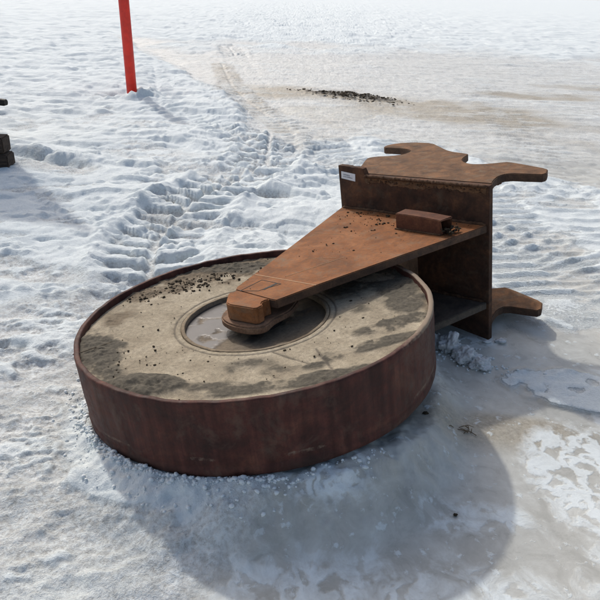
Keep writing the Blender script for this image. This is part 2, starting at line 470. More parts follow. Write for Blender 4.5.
def ground_mat():
    m, nt, N, L, P = nmat('snow_and_ice')
    v = obvec(nt)
    at = N.new('ShaderNodeAttribute'); at.attribute_name = 'cover'
    sep = N.new('ShaderNodeSeparateColor'); L.new(at.outputs['Color'], sep.inputs[0])
    S, D, W, F = sep.outputs[0], sep.outputs[1], sep.outputs[2], at.outputs['Alpha']
    n0 = tex_noise(nt, v, 1.6, 6, .6, .5)
    n1 = tex_noise(nt, v, 9, 8, .65, .5)
    n2 = tex_noise(nt, v, 55, 6, .7)
    n3 = tex_noise(nt, v, 190, 3, .6)
    # bare ice: grey green with milky clouds
    ice = ramp(nt, n1, [(.25, (.37, .365, .325)), (.5, (.49, .49, .445)), (.75, (.62, .63, .585))])
    ice = mix(nt, .8, ice, ramp(nt, n0, [(.3, .75), (.7, 1.25)]), 'MULTIPLY')
    # granular slush
    slush = ramp(nt, n2, [(.28, (.38, .38, .35)), (.48, (.66, .68, .66)), (.62, (.84, .89, .88))])
    slush = mix(nt, .8, slush, ramp(nt, n1, [(.3, .72), (.7, 1.2)]), 'MULTIPLY')
    white = ramp(nt, n2, [(.25, (.68, .735, .735)), (.6, (.80, .86, .855))])
    tan = ramp(nt, n2, [(.3, (.25, .215, .155)), (.7, (.50, .45, .35))])
    soil = ramp(nt, n2, [(.3, (.020, .017, .013)), (.7, (.09, .075, .055))])
    c = mix(nt, math_(nt, 'MULTIPLY_ADD', W, 1.3, -.15, clamp=True), slush, ice)
    # dirt
    dd = math_(nt, 'MULTIPLY_ADD', math_(nt, 'ADD', D, math_(nt, 'MULTIPLY_ADD', n1, .5, -.25)), 1.8, -.2, clamp=True)
    c = mix(nt, math_(nt, 'MULTIPLY', dd, .92), c, tan)
    # lacy foam: bright net with holes
    mp = N.new('ShaderNodeMapping'); L.new(v, mp.inputs[0])
    wv = N.new('ShaderNodeTexNoise'); wv.inputs['Scale'].default_value = 9; wv.inputs['Detail'].default_value = 4; L.new(v, wv.inputs['Vector'])
    vm = N.new('ShaderNodeMixRGB'); vm.blend_type = 'LINEAR_LIGHT'; vm.inputs[0].default_value = .12
    L.new(v, vm.inputs[1]); L.new(wv.outputs['Color'], vm.inputs[2])
    vo = N.new('ShaderNodeTexVoronoi'); vo.feature = 'DISTANCE_TO_EDGE'; vo.inputs['Scale'].default_value = 8.5
    L.new(vm.outputs[0], vo.inputs['Vector'])
    net = ramp(nt, vo.outputs['Distance'], [(.10, 1.0), (.22, 0.0)])
    n4 = tex_noise(nt, v, 17, 5, .62, .2)
    fleck = ramp(nt, n4, [(.60, 0.0), (.66, 1.0)])
    fm = math_(nt, 'MULTIPLY', math_(nt, 'MULTIPLY_ADD', math_(nt, 'ADD', F, math_(nt, 'MULTIPLY_ADD', n1, 1.2, -.6)), 2., -.5, clamp=True),
               math_(nt, 'MULTIPLY_ADD', net, .95, math_(nt, 'MULTIPLY_ADD', n1, 1.0, -.5), clamp=True), clamp=True)
    fm = math_(nt, 'MAXIMUM', fm, math_(nt, 'MULTIPLY', fleck, math_(nt, 'MULTIPLY', W, .75)))
    snowf = math_(nt, 'MULTIPLY_ADD', math_(nt, 'ADD', S, math_(nt, 'MULTIPLY_ADD', n2, .5, -.25)), 2.4, -.7, clamp=True)
    c = mix(nt, math_(nt, 'MAXIMUM', snowf, math_(nt, 'MULTIPLY', fm, .85)), c, white)
    c = mix(nt, math_(nt, 'MULTIPLY', math_(nt, 'MULTIPLY', dd, snowf), .35), c, tan)
    dk = math_(nt, 'MULTIPLY_ADD', D, 5., -4.1, clamp=True)
    c = mix(nt, dk, c, soil)
    L.new(c, P.inputs['Base Color'])
    # roughness: ice glossy, slush sparkling, snow matte
    r = mix(nt, W, .62, ramp(nt, n1, [(.35, .22), (.65, .45)]))
    r = mix(nt, math_(nt, 'MAXIMUM', snowf, fm), r, .85)
    L.new(r, P.inputs['Roughness'])
    P.inputs['IOR'].default_value = 1.31
    P.inputs['Specular IOR Level'].default_value = .5
    h = math_(nt, 'MULTIPLY', n1, math_(nt, 'MULTIPLY_ADD', W, -.8, 1.))
    b = bump(nt, h, .35, .02)
    n5 = tex_noise(nt, v, 110, 4, .75)
    h2 = math_(nt, 'MULTIPLY', math_(nt, 'ADD', n2, math_(nt, 'MULTIPLY', n5, .6)), math_(nt, 'MAXIMUM', math_(nt, 'MULTIPLY_ADD', W, -.9, 1.), snowf))
    b = bump(nt, h2, .7, .009, b)
    h3 = math_(nt, 'MULTIPLY', n3, math_(nt, 'MAXIMUM', math_(nt, 'MULTIPLY_ADD', W, -.9, 1.), snowf))
    b = bump(nt, h3, .6, .003, b)
    b = bump(nt, math_(nt, 'MAXIMUM', snowf, fm), .35, .008, b)
    L.new(b, P.inputs['Normal'])
    return m
M_ground = ground_mat()
g = link('snowy_ground', gm, M_ground); tag(g, kind='structure')
g['label'] = 'snow and melting ice covering the yard'

# coarse sheet out to the horizon and behind the camera
bm = bmesh.new()
def quad(x0, y0, x1, y1, z=-.03):
    bm.faces.new([bm.verts.new(p) for p in ((x0, y0, z), (x1, y0, z), (x1, y1, z), (x0, y1, z))])
quad(-1200, -1200, 1200, gy[0] + .02); quad(-1200, gy[-1] - .5, 1200, 1800)
quad(-1200, gy[0] + .02, gx[0] + .2, gy[-1] - .5); quad(gx[-1] - .2, gy[0] + .02, 1200, gy[-1] - .5)
def far_snow():
    m, nt, N, L, P = nmat('far_snow')
    v = obvec(nt)
    n = tex_noise(nt, v, 1.2, 8, .7, .4)
    L.new(ramp(nt, n, [(.35, (.60, .61, .60)), (.6, (.82, .84, .83))]), P.inputs['Base Color'])
    P.inputs['Roughness'].default_value = .85
    L.new(bump(nt, n, .4, .1), P.inputs['Normal'])
    return m
fo = from_bm('snow_plain', bm, far_snow()); tag(fo, kind='structure')

def gz(x, y):
    i = int(np.searchsorted(gy, y)); j = int(np.searchsorted(gx, x))
    return float(Z[i, j])

# ------------------------------------------------------------------ the compaction wheel attachment
E1 = AU * .666 + AV * .746            # from hub towards the mounting plate
E2 = AU * .746 - AV * .666            # across the yoke, towards the right and the viewer
E1.normalize(); E2.normalize()
base = CW - AN * T_W
root = bpy.data.objects.new('compaction_wheel_attachment', None)
root.empty_display_size = .3
col.objects.link(root)
Mx = Matrix(((E1.x, -E2.x, AN.x, base.x), (E1.y, -E2.y, AN.y, base.y), (E1.z, -E2.z, AN.z, base.z), (0, 0, 0, 1)))
root.matrix_world = Mx
tag(root, 'rusty excavator compaction wheel lying on its side with yoke frame and coupler ears', 'compaction wheel')
def P3(s, t, h): return Vector((s, -t, h + T_W))

def plate(name, outline, h0, h1, mat, parent=root, bev=.004, topdz=None, edge=None):
    """slab: outline of (s,t) between heights h0..h1; edges bevelled"""
    bm = bmesh.new()
    lo = [bm.verts.new(P3(s, t, h0)) for s, t in outline]
    hi = [bm.verts.new(P3(s, t, (topdz(s, t) if topdz else h1))) for s, t in outline]
    n = len(outline)
    bm.faces.new(lo); bm.faces.new(hi)
    for i in range(n): bm.faces.new((lo[i], lo[(i + 1) % n], hi[(i + 1) % n], hi[i]))
    bmesh.ops.recalc_face_normals(bm, faces=bm.faces)
    if bev: bmesh.ops.bevel(bm, geom=list(bm.edges), offset=bev, segments=2, affect='EDGES', clamp_overlap=True)
    o = from_bm(name, bm, mat, parent)
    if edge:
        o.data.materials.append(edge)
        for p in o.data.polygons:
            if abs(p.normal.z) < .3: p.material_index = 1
    return o

def smooth_outline(pts, corners=(), it=2):
    """Chaikin corner cutting except at the listed indexes"""
    keep = set(corners); P = [(p, i in keep) for i, p in enumerate(pts)]
    for _ in range(it):
        Q = []
        n = len(P)
        for i in range(n):
            (a, ka), (b, kb), (c, kc) = P[i - 1], P[i], P[(i + 1) % n]
            if kb: Q.append((b, True))
            else:
                Q.append(((b[0] * .75 + a[0] * .25, b[1] * .75 + a[1] * .25), False))
                Q.append(((b[0] * .75 + c[0] * .25, b[1] * .75 + c[1] * .25), False))
        P = Q
    return [p for p, k in P]

def wavy_bead(name, p0, p1, r, mat, parent=root, n=60, seed=0, n_up=AN, droop=0.):
    """irregular weld bead between two local points"""
    bm = bmesh.new()
    rnd = random.Random(seed)
    p0 = Vector(p0); p1 = Vector(p1); dr = (p1 - p0).normalized()
    a = dr.orthogonal().normalized(); b = dr.cross(a)
    rings = []
    for i in range(n + 1):
        t = i / n
        c = p0.lerp(p1, t) + Vector((rnd.uniform(-1, 1), rnd.uniform(-1, 1), rnd.uniform(-1, 1))) * r * .18
        rad = r * (.75 + .5 * rnd.random()) * (1 if 0 < i < n else .3)
        rings.append([bm.verts.new(c + (a * math.cos(k * math.tau / 8) + b * math.sin(k * math.tau / 8)) * rad) for k in range(8)])
    for q, w in zip(rings[:-1], rings[1:]):
        for k in range(8): bm.faces.new((q[k], q[(k + 1) % 8], w[(k + 1) % 8], w[k]))
    bm.faces.new(rings[0]); bm.faces.new(rings[-1])
    return from_bm(name, bm, mat, parent, smooth=True)

# --- drum: steel rim
th = np.linspace(0, 2 * np.pi, 361)[:-1]
prof = [(.757, -.300), (.757, -.060), (.757, -.008), (.7585, -.002), (.762, .0), (.774, .0), (.7785, -.002), (.780, -.007),
        (.780, -.03), (.780, -.06), (.7805, -.12), (.7805, -.18), (.7803, -.20), (.7802, -.215), (.7800, -.225), (.780, -.235), (.7799, -.245), (.7796, -.254), (.779, -.262), (.779, -.268), (.782, -.272), (.782, -.300), (.779, -.306), (.770, -.309), (.760, -.307), (.757, -.300)]
Rm = np.array([p[0] for p in prof])[:, None] + 0 * th[None]
Zm = np.array([p[1] for p in prof])[:, None] + 0 * th[None]
dent = .0022 * vn(th * 5 / 1.0, th * 0, 5)[None] * np.ones_like(Rm) + .0012 * vn(np.cos(th)[None] * 14 + 0 * Zm, np.sin(th)[None] * 14 + Zm * 25, 9)
Zn = .0022 * vn(th * 16, th * 0, 3)[None] * np.where(Zm > -.03, 1, 0)
me = grid_mesh('drum', (Rm + dent) * np.cos(th), (Rm + dent) * np.sin(th), Zm + Zn + T_W, wrap=True)
da = Rm * np.cos(th) * .666 - Rm * np.sin(th) * .746; db = Rm * np.cos(th) * .746 + Rm * np.sin(th) * .666
lip = (Zm > -.0075) * (.30 + .75 * ss(.25, .6, da) * ss(-.6, -.2, db)) * (1 - ss(.1, .5, db) * .6)
scuff = .55 * np.exp(-((Zm + .24 + .01 * np.sin(th[None] * 3)) / .012) ** 2) * ss(.0, .4, vn(th * 4, th * 0, 8)[None])
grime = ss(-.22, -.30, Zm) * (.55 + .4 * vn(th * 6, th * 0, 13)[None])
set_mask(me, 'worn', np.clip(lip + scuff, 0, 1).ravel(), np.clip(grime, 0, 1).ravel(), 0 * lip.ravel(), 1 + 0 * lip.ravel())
drum = link('drum', me, M_drum, root)
tag(drum, 'wide steel drum with dark maroon rusted side')

# --- concrete fill
rr_ = np.concatenate([np.linspace(.331, .345, 4), np.linspace(.348, .372, 10), np.linspace(.376, .7565, 118)])
tt_ = np.linspace(0, 2 * np.pi, 721)[:-1]
Rc, Tc = np.meshgrid(rr_, tt_, indexing='ij')
ls = Rc * np.cos(Tc); ly = Rc * np.sin(Tc)                      # local s and y(=-t)
# disc-plane coordinates (a right, b away) used for the stains
ca = ls * .666 - ly * .746; cb = ls * .746 + ly * .666
nm = fbm(ca, cb, 8., 6, 91, .65); nf = fbm(ca, cb, 28., 4, 95); nl = fbm(ca, cb, 3., 3, 99)
st_dark = np.maximum.reduce([
    blob(ca, cb, .28, -.48, .22, .05, .35, .7) * .7, blob(ca, cb, -.10, -.60, .20, .04, .0, .7) * .6, blob(ca, cb, .55, .02, .16, .05, .5, .7) * .6,
    blob(ca, cb, -.66, -.26, .13, .26, .25, .5), blob(ca, cb, -.36, -.56, .15, .085, -.25, .4) * 1.1, blob(ca, cb, -.55, -.44, .14, .10, -.7, .6) * .8,
    blob(ca, cb, .44, -.40, .26, .045, .3, .5) * .95, blob(ca, cb, .60, -.22, .19, .06, .35, .5), blob(ca, cb, .66, .02, .1, .16, 0, .5),
    blob(ca, cb, .50, .30, .35, .22, -.5, .6) * .9, blob(ca, cb, .20, -.62, .4, .05, .12, .6) * .8, blob(ca, cb, .02, -.46, .16, .07, 0, .6) * .45,
    blob(ca, cb, -.30, .66, .5, .07, -.1, .5) * .7, blob(ca, cb, -.05, .62, .3, .09, 0, .6) * .6, blob(ca, cb, .12, -.50, .1, .05, .4, .6) * .6])
st_brown = np.maximum.reduce([blob(ca, cb, -.40, .52, .42, .10, -.45 + .9, .6), blob(ca, cb, -.42, .52, .40, .12, .42, .6) * .9, blob(ca, cb, -.15, .50, .3, .08, .1, .6) * .8,
                              blob(ca, cb, -.66, .2, .08, .3, -.2, .6) * .6, .55 * ss(.70, .75, Rc), .95 * ss(.58, .66, Rc) * ss(.1, .4, cb) * ss(.35, -.1, ca)])
st_dark = np.clip(st_dark + 1.0 * nm * (.30 + st_dark) - .05, 0, 1)
st_brown = np.clip(st_brown + .9 * nm * (.4 + st_brown), 0, 1)
line = np.zeros_like(ca)
for pts in ([(.10, -.36), (.255, -.50)], [(.27, -.37), (.35, -.62)], [(-.70, -.34), (-.52, -.24)]):
    dl, _, _ = seg(ca, cb, pts)
    line = np.maximum(line, 1 - ss(.002, .007, dl + .002 * nf))
groove = np.exp(-((Rc - .360) / .0045) ** 2)
Zc = -.030 - .018 * (1 - (Rc - .33) / .43) + .0035 * nl + .0022 * nm + .0014 * nf - .004 * groove - .003 * line
Zc = Zc + .018 * blob(ca, cb, -.36, -.56, .14, .07, -.25, .5) * (1 + .5 * nf) + .010 * blob(ca, cb, -.68, -.24, .08, .22, .25, .5) * (1 + .6 * nf)
Zc = Zc + .004 * ss(.3, .9, st_dark) * (1 + nf) + .010 * ss(.3, .9, st_brown) * np.maximum(nf, -.2)
Zc = Zc - .012 * (Rc < .334)
me = grid_mesh('concrete_fill', ls, ly, Zc + T_W, wrap=True)
set_mask(me, 'stain', st_dark.ravel(), st_brown.ravel(), np.maximum(line * .8, groove * .75).ravel(), np.ones(ca.size))
conc = link('concrete_fill', me, M_conc, drum)
tag(conc, 'dusty tan concrete filling of the drum with dark damp stains')
# bottom closing plate
bm = bmesh.new(); bmesh.ops.create_cone(bm, cap_ends=True, segments=96, radius1=.756, radius2=.756, depth=.02)
bmesh.ops.translate(bm, verts=bm.verts, vec=(0, 0, .022))
from_bm('bottom_plate', bm, M_black, drum)
# steel hub ring: wall of the recess
prof = [(.331, -.060), (.331, -.0470), (.329, -.0455), (.319, -.0455), (.316, -.047), (.316, -.085)]
Rm = np.array([p[0] for p in prof])[:, None] + 0 * th[None]; Zm = np.array([p[1] for p in prof])[:, None] + 0 * th[None]
me = grid_mesh('hub_ring', Rm * np.cos(th), Rm * np.sin(th), Zm + T_W + .0015 * vn(th * 9, th * 0, 4)[None], wrap=True)
link('hub_ring', me, M_ring, drum)
# hub floor, half of it wet
rh = np.linspace(.0, .3165, 60)
Rh, Th = np.meshgrid(rh, tt_[::3], indexing='ij')
hs = Rh * np.cos(Th); hy = Rh * np.sin(Th); ha = hs * .666 - hy * .746; hb = hs * .746 + hy * .666
hn = fbm(ha, hb, 14, 4, 121)
Zh = -.068 + .0045 * hn + .003 * fbm(ha, hb, 45, 3, 125)
wetm = np.clip(blob(ha, hb, -.22, .0, .13, .26, .15, .4) * .9 + 1.6 * hn * blob(ha, hb, -.08, .08, .30, .30, 0, .5), 0, 1)
Zh = Zh * (1 - ss(.25, .6, wetm)) - .0668 * ss(.25, .6, wetm)
me = grid_mesh('hub_floor', hs, hy, Zh + T_W, wrap=True)
set_mask(me, 'wet', wetm.ravel(), 0 * wetm.ravel(), 0 * wetm.ravel(), 0 * wetm.ravel() + 1)
link('hub_floor', me, M_hub, drum)
# crumbs of soil on the concrete (a loose scatter nobody could count)
bm = bmesh.new()
rnd = random.Random(8)
def crumb(bm, c, r, rnd, flat=.7):
    ret = bmesh.ops.create_icosphere(bm, subdivisions=1, radius=r)
    ax = Matrix.Rotation(rnd.uniform(0, 6.28), 3, 'Z')
    sx, sy, sz = rnd.uniform(.7, 1.4), rnd.uniform(.7, 1.3), flat * rnd.uniform(.7, 1.2)
    for vtx in ret['verts']:
        q = Vector((vtx.co.x * sx, vtx.co.y * sy, vtx.co.z * sz)) * rnd.uniform(.8, 1.2)
        vtx.co = ax @ q + c
def disc_h(a, b):
    r = math.hypot(a, b); return -.030 - .018 * (1 - (r - .33) / .43)
for k in range(430):
    z_ = rnd.random()
    if z_ < .50: a, b = rnd.gauss(-.36, .16), 0; b = .46 + (a + .36) * .38 + rnd.gauss(0, .05)
    elif z_ < .62: a, b = rnd.gauss(-.55, .1), rnd.gauss(-.35, .12)
    elif z_ < .72: a, b = rnd.gauss(-.36, .1), rnd.gauss(-.55, .05)
    else:
        r_ = rnd.uniform(.37, .74); q_ = rnd.uniform(0, 6.28); a, b = r_ * math.cos(q_), r_ * math.sin(q_)
    r = math.hypot(a, b)
    if r < .37 or r > .745: continue
    s = a * .666 + b * .746; t = a * .746 - b * .666
    crumb(bm, P3(s, t, disc_h(a, b) + .003), rnd.choice([.0025, .003, .004, .005, .007]) * (1.25 if z_ < .5 else .8), rnd)
o = from_bm('soil_crumbs', bm, M_soil, drum); tag(o, kind='stuff')
# dried stalk lying on the left of the disc
bm = bmesh.new()
def tube(bm, pts, rads, k=6):
    rings = []
    for i, p in enumerate(pts):
        p = Vector(p); q = Vector(pts[min(i + 1, len(pts) - 1)]) - Vector(pts[max(i - 1, 0)])
        a = q.orthogonal().normalized(); b = q.normalized().cross(a)
        rings.append([bm.verts.new(p + (a * math.cos(j * math.tau / k) + b * math.sin(j * math.tau / k)) * rads[i]) for j in range(k)])
    for u_, w_ in zip(rings[:-1], rings[1:]):
        for j in range(k): bm.faces.new((u_[j], u_[(j + 1) % k], w_[(j + 1) % k], w_[j]))
    bm.faces.new(rings[0]); bm.faces.new(rings[-1])
def AB(a, b, h): return P3(a * .666 + b * .746, a * .746 - b * .666, h)
tube(bm, [AB(-.722, -.300, -.004), AB(-.695, -.275, -.010), AB(-.665, -.240, -.014), AB(-.635, -.205, -.020), AB(-.600, -.165, -.026)], [.0026, .0024, .002, .0018, .0012])
tube(bm, [AB(-.665, -.240, -.014), AB(-.640, -.245, -.012), AB(-.615, -.232, -.018)], [.0016, .0014, .001])
tw = from_bm('dry_stalk', bm, M_twig)
tw.matrix_world = Mx
tag(tw, 'thin dry stalk lying on the left of the concrete disc by the rim', 'twig')

# --- hub boss and bearing housing
def cyl(name, r, h0, h1, mat, parent=root, seg_=48, s=0., t=0., bev=.004):
    bm = bmesh.new(); bmesh.ops.create_cone(bm, cap_ends=True, segments=seg_, radius1=r, radius2=r, depth=h1 - h0)
    bmesh.ops.translate(bm, verts=bm.verts, vec=P3(s, t, (h0 + h1) / 2))
    es = [e for e in bm.edges if len(e.link_faces) == 2 and e.calc_face_angle() > 1]
    bmesh.ops.bevel(bm, geom=es, offset=bev, segments=2, affect='EDGES')
    return from_bm(name, bm, mat, parent)
cyl('hub_boss', .10, -.069, -.036, M_black, t=.03, s=.0)
ho = smooth_outline([(-.150, -.075), (-.195, -.01), (-.200, .09), (-.175, .165), (-.125, .195), (-.055, .165), (.03, .175), (.10, .145), (.17, .11), (.17, -.09), (.05, -.115), (-.06, -.11)], (), 2)
plate('bearing_housing', [(a + .018, b) for a, b in ho], -.030, .004, M_hous, bev=.010)
# --- arms of the yoke
def notch(c, r, a0, a1, n=7):
    return [(c[0] + r * math.cos(a0 + (a1 - a0) * k / (n - 1)), c[1] + r * math.sin(a0 + (a1 - a0) * k / (n - 1))) for k in range(n)]
arm_out = [(1.2255, -.488), (.308, -.193), (0, -.098), (-.012, -.088), (-.024, -.078), (-.024, .152), (-.020, .174), (.213, .222), (1.2255, .475)]
arm = plate('arm', arm_out, .040, .080, M_arm, bev=.0035, edge=M_side_shade)
tag(arm, 'orange rusted tapering arm plate above the drum')
tip = [(-.0245, -.070), (-.046, -.068), (-.062, -.078), (-.078, -.068), (-.146, -.004), (-.152, .025), (-.130, .148), (-.118, .160), (-.084, .158), (-.078, .142), (-.062, .130), (-.044, .130), (-.0245, .140)]
plate('arm_tip_block', tip, .0065, .0802, M_arm, bev=.0045)
lower_out = [(a, b) for a, b in arm_out] 
larm = plate('arm', lower_out, -.392, -.352, M_low, bev=.0035)
tag(larm, 'dark lower arm plate beneath the drum')
cyl('hub_boss', .12, -.352, -.309, M_black)
# shallow slot and rectangle cut in the upper arm near its tip
bm = bmesh.new()
def ribbon(bm, a, b, w, h):
    a = Vector((a[0], a[1])); b = Vector((b[0], b[1])); n = Vector((-(b - a).y, (b - a).x)).normalized() * w * .5
    q = [a + n, b + n, b - n, a - n]
    lo = [bm.verts.new(P3(p.x, p.y, h - .0005)) for p in q]; hi = [bm.verts.new(P3(p.x, p.y, h + .0012)) for p in q]
    bm.faces.new(lo); bm.faces.new(hi)
    for i in range(4): bm.faces.new((lo[i], lo[(i + 1) % 4], hi[(i + 1) % 4], hi[i]))
rect = [(-.026, -.047), (.116, -.053), (.122, .063), (.013, .027)]
ribbon(bm, (.035, .038), (.122, .040), .012, .080)
for i in range(4): ribbon(bm, rect[i], rect[(i + 1) % 4], .003, .080)
from_bm('slot', bm, M_black, arm)
M_scr = plain('bright_scratch', (.42, .25, .12), (.52, .33, .18), 40, .6)
for a_, b_, w_ in (((.150, -.135), (.185, .215), .004), ((.20, .02), (.52, .10), .0016), ((.42, -.06), (.50, .07), .0016), ((.75, -.30), (.80, -.12), .0016)):
    bm = bmesh.new(); ribbon(bm, a_, b_, w_, .080); from_bm('scratch_mark', bm, M_scr, arm)
# soil crumbs lying on the arm
bm = bmesh.new(); rnd = random.Random(21)
for k in range(150):
    s = rnd.uniform(.45, 1.2) if rnd.random() < .9 else rnd.uniform(0, .5)
    if rnd.random() < .55: s = rnd.gauss(1.12, .07)
    if s > 1.2: continue
    half = .12 + .33 * s / 1.22
    t = rnd.uniform(-half, half) if rnd.random() < .6 else rnd.gauss(-.12, .12)
    if abs(t) > half - .01: continue
    crumb(bm, P3(s, t, .082), rnd.choice([.002, .0025, .003, .005]) * rnd.uniform(.7, 1.2), rnd)
for c, r in (((1.02, -.06), .012), ((1.035, -.04), .010), ((.90, -.20), .009), ((.92, -.02), .008), ((.62, -.10), .006), ((1.13, .0), .010), ((1.16, -.30), .012), ((1.17, -.1), .014)):
    for q in range(4): crumb(bm, P3(c[0] + rnd.uniform(-.01, .01), c[1] + rnd.uniform(-.012, .012), .083), r * rnd.uniform(.35, .7), rnd)
o = from_bm('soil_crumbs', bm, M_soil, arm); tag(o, kind='stuff')

# --- mounting plate across the yoke
def cross_plate():
    """upright slab with a slightly torn, uneven top edge"""
    n = 60
    ts = np.linspace(-.492, .485, n)
    bm = bmesh.new(); F = []; Bk = []
    rnd = random.Random(5)
    for t in ts:
        top = .335 - .05 * (t + .492) / .977 + .002 * rnd.uniform(-1, 1)
        if t > -.30: top = min(top, .286)
        bot = -.620
        F.append((bm.verts.new(P3(1.227, t, bot)), bm.verts.new(P3(1.227, t, .06)), bm.verts.new(P3(1.227, t, top))))
        Bk.append((bm.verts.new(P3(1.267, t, bot)), bm.verts.new(P3(1.267, t, .06)), bm.verts.new(P3(1.267, t, top))))
    for i in range(n - 1):
        for k in range(2):
            bm.faces.new((F[i][k], F[i + 1][k], F[i + 1][k + 1], F[i][k + 1]))
            bm.faces.new((Bk[i][k], Bk[i][k + 1], Bk[i + 1][k + 1], Bk[i + 1][k]))
        bm.faces.new((F[i][2], F[i + 1][2], Bk[i + 1][2], Bk[i][2])); bm.faces.new((F[i][0], Bk[i][0], Bk[i + 1][0], F[i + 1][0]))
    for i in (0, n - 1):
        for k in range(2): bm.faces.new((F[i][k], F[i][k + 1], Bk[i][k + 1], Bk[i][k]))
    bmesh.ops.recalc_face_normals(bm, faces=bm.faces)
    es = [e for e in bm.edges if len(e.link_faces) == 2 and e.calc_face_angle() > 1]
    bmesh.ops.bevel(bm, geom=es, offset=.003, segments=2, affect='EDGES', clamp_overlap=True)
    return from_bm('mounting_plate', bm, M_plate, root)
cp = cross_plate(); tag(cp, 'dark upright mounting plate joining the two arms')
wavy_bead('weld_bead', P3(1.221, -.475, .083), P3(1.221, .470, .083), .010, M_weld, cp, 90, 1)
wavy_bead('weld_bead', P3(1.2225, -.30, .284), P3(1.2225, .475, .280), .009, M_weld, cp, 110, 2)
wavy_bead('weld_bead', P3(1.220, -.46, -.349), P3(1.220, .46, -.349), .010, M_weld, cp, 70, 3)
bm = bmesh.new(); NB = 160; up_ = []; lo_ = []; up2 = []; lo2 = []
for i in range(NB + 1):
    t = -.295 + .765 * i / NB
    w_ = .016 + .020 * (mnoise.noise(Vector((t * 7, 1.3, 0))) + .5) + .010 * mnoise.noise(Vector((t * 40, 4.3, 0))) + .005 * mnoise.noise(Vector((t * 110, 7.3, 0)))
    w_ = max(w_, .004)
    up_.append(bm.verts.new(P3(1.2245, t, .272))); lo_.append(bm.verts.new(P3(1.2245, t, .272 - w_)))
    up2.append(bm.verts.new(P3(1.2275, t, .272))); lo2.append(bm.verts.new(P3(1.2275, t, .272 - w_)))
for i in range(NB):
    bm.faces.new((up_[i], up_[i + 1], lo_[i + 1], lo_[i])); bm.faces.new((lo_[i], lo_[i + 1], lo2[i + 1], lo2[i])); bm.faces.new((up_[i], up2[i], up2[i + 1], up_[i + 1]))
from_bm('scale_crust', bm, M_ear, cp)
# torn flakes of scale under the top edge
bm = bmesh.new(); rnd = random.Random(15)
for k in range(60):
    t = rnd.uniform(-.28, .46); crumb(bm, P3(1.223, t, .266 - abs(rnd.gauss(0, .010))), rnd.uniform(.003, .007), rnd, .8)
o = from_bm('scale_flakes', bm, M_weld, cp); tag(o, kind='stuff')
# sticker
bm = bmesh.new()
q = [P3(1.2235, -.468, .302), P3(1.2235, -.365, .290), P3(1.2235, -.368, .247), P3(1.2235, -.470, .260)]
q2 = [v_ + Vector((.003, 0, 0)) for v_ in q]
f1 = [bm.verts.new(v_) for v_ in q]; f2 = [bm.verts.new(v_) for v_ in q2]
bm.faces.new(f1); bm.faces.new(f2)
for i in range(4): bm.faces.new((f1[i], f1[(i + 1) % 4], f2[(i + 1) % 4], f2[i]))
stk = from_bm('sticker', bm, M_label, cp); tag(stk, 'small white sticker in the top corner of the plate')
bm = bmesh.new()
for row, (u0, u1) in enumerate(((.14, .62), (.14, .80))):
    w0 = .30 + row * .28
    def PT(u, w): return q[0].lerp(q[1], u).lerp(q[3].lerp(q[2], u), w) + Vector((-.0012, 0, 0))
    x = u0
    rn = random.Random(row + 3)
    while x < u1:
        l = rn.uniform(.03, .07)
        bm.faces.new([bm.verts.new(PT(a, b)) for a, b in ((x, w0), (x + l, w0), (x + l, w0 + .13), (x, w0 + .13))]); x += l + .03
from_bm('printed_line', bm, M_ink, stk)

# --- central web under the upper arm
bm = bmesh.new()
wv_ = [(.84, .038), (1.2255, .038), (1.2255, -.350), (.93, -.350)]
f1 = [bm.verts.new(P3(s, .015, h)) for s, h in wv_]; f2 = [bm.verts.new(P3(s, .045, h)) for s, h in wv_]
bm.faces.new(f1); bm.faces.new(f2)
for i in range(4): bm.faces.new((f1[i], f1[(i + 1) % 4], f2[(i + 1) % 4], f2[i]))
from_bm('web_plate', bm, M_hous, root)

# --- coupler ears
ear = [(1.269, -.415), (1.36, -.450), (1.46, -.495), (1.575, -.560), (1.640, -.588), (1.685, -.560), (1.716, -.489), (1.749, -.434), (1.82, -.405), (1.89, -.420), (1.924, -.462), (1.95, -.52),
       (1.955, -.600), (1.950, -.675), (1.975, -.705), (2.041, -.713), (2.10, -.68), (2.14, -.62), (2.160, -.53), (2.150, -.42), (2.053, -.302), (1.965, -.20), (1.924, -.13), (1.905, -.05), (1.885, .0), (1.853, .012),
       (1.76, .03), (1.69, .07), (1.640, .15), (1.655, .22), (1.705, .285), (1.740, .325), (1.728, .38), (1.650, .575), (1.625, .612), (1.545, .640), (1.515, .630),
       (1.503, .560), (1.490, .455), (1.42, .435), (1.328, .455), (1.269, .478)]
def ear_plate(h0, h1, mat, lab, only_right=False):
    out = smooth_outline(ear, (0, 6, 13, 24, 25, 31, 33, 34, 35, 36, 37, len(ear) - 1), 1)
    o = plate('coupler_ear', out, h0, h1, mat, bev=.004, edge=M_side_shade)
    tag(o, lab); return o
ear_plate(.245, .288, M_ear, 'hooked mounting ear at the top of the frame')
ear_plate(-.525, -.482, M_ear, 'hooked mounting ear near the ice')
wavy_bead('weld_bead', P3(1.268, .40, .243), P3(1.45, .44, .243), .004, M_weld, cp, 20, 6)

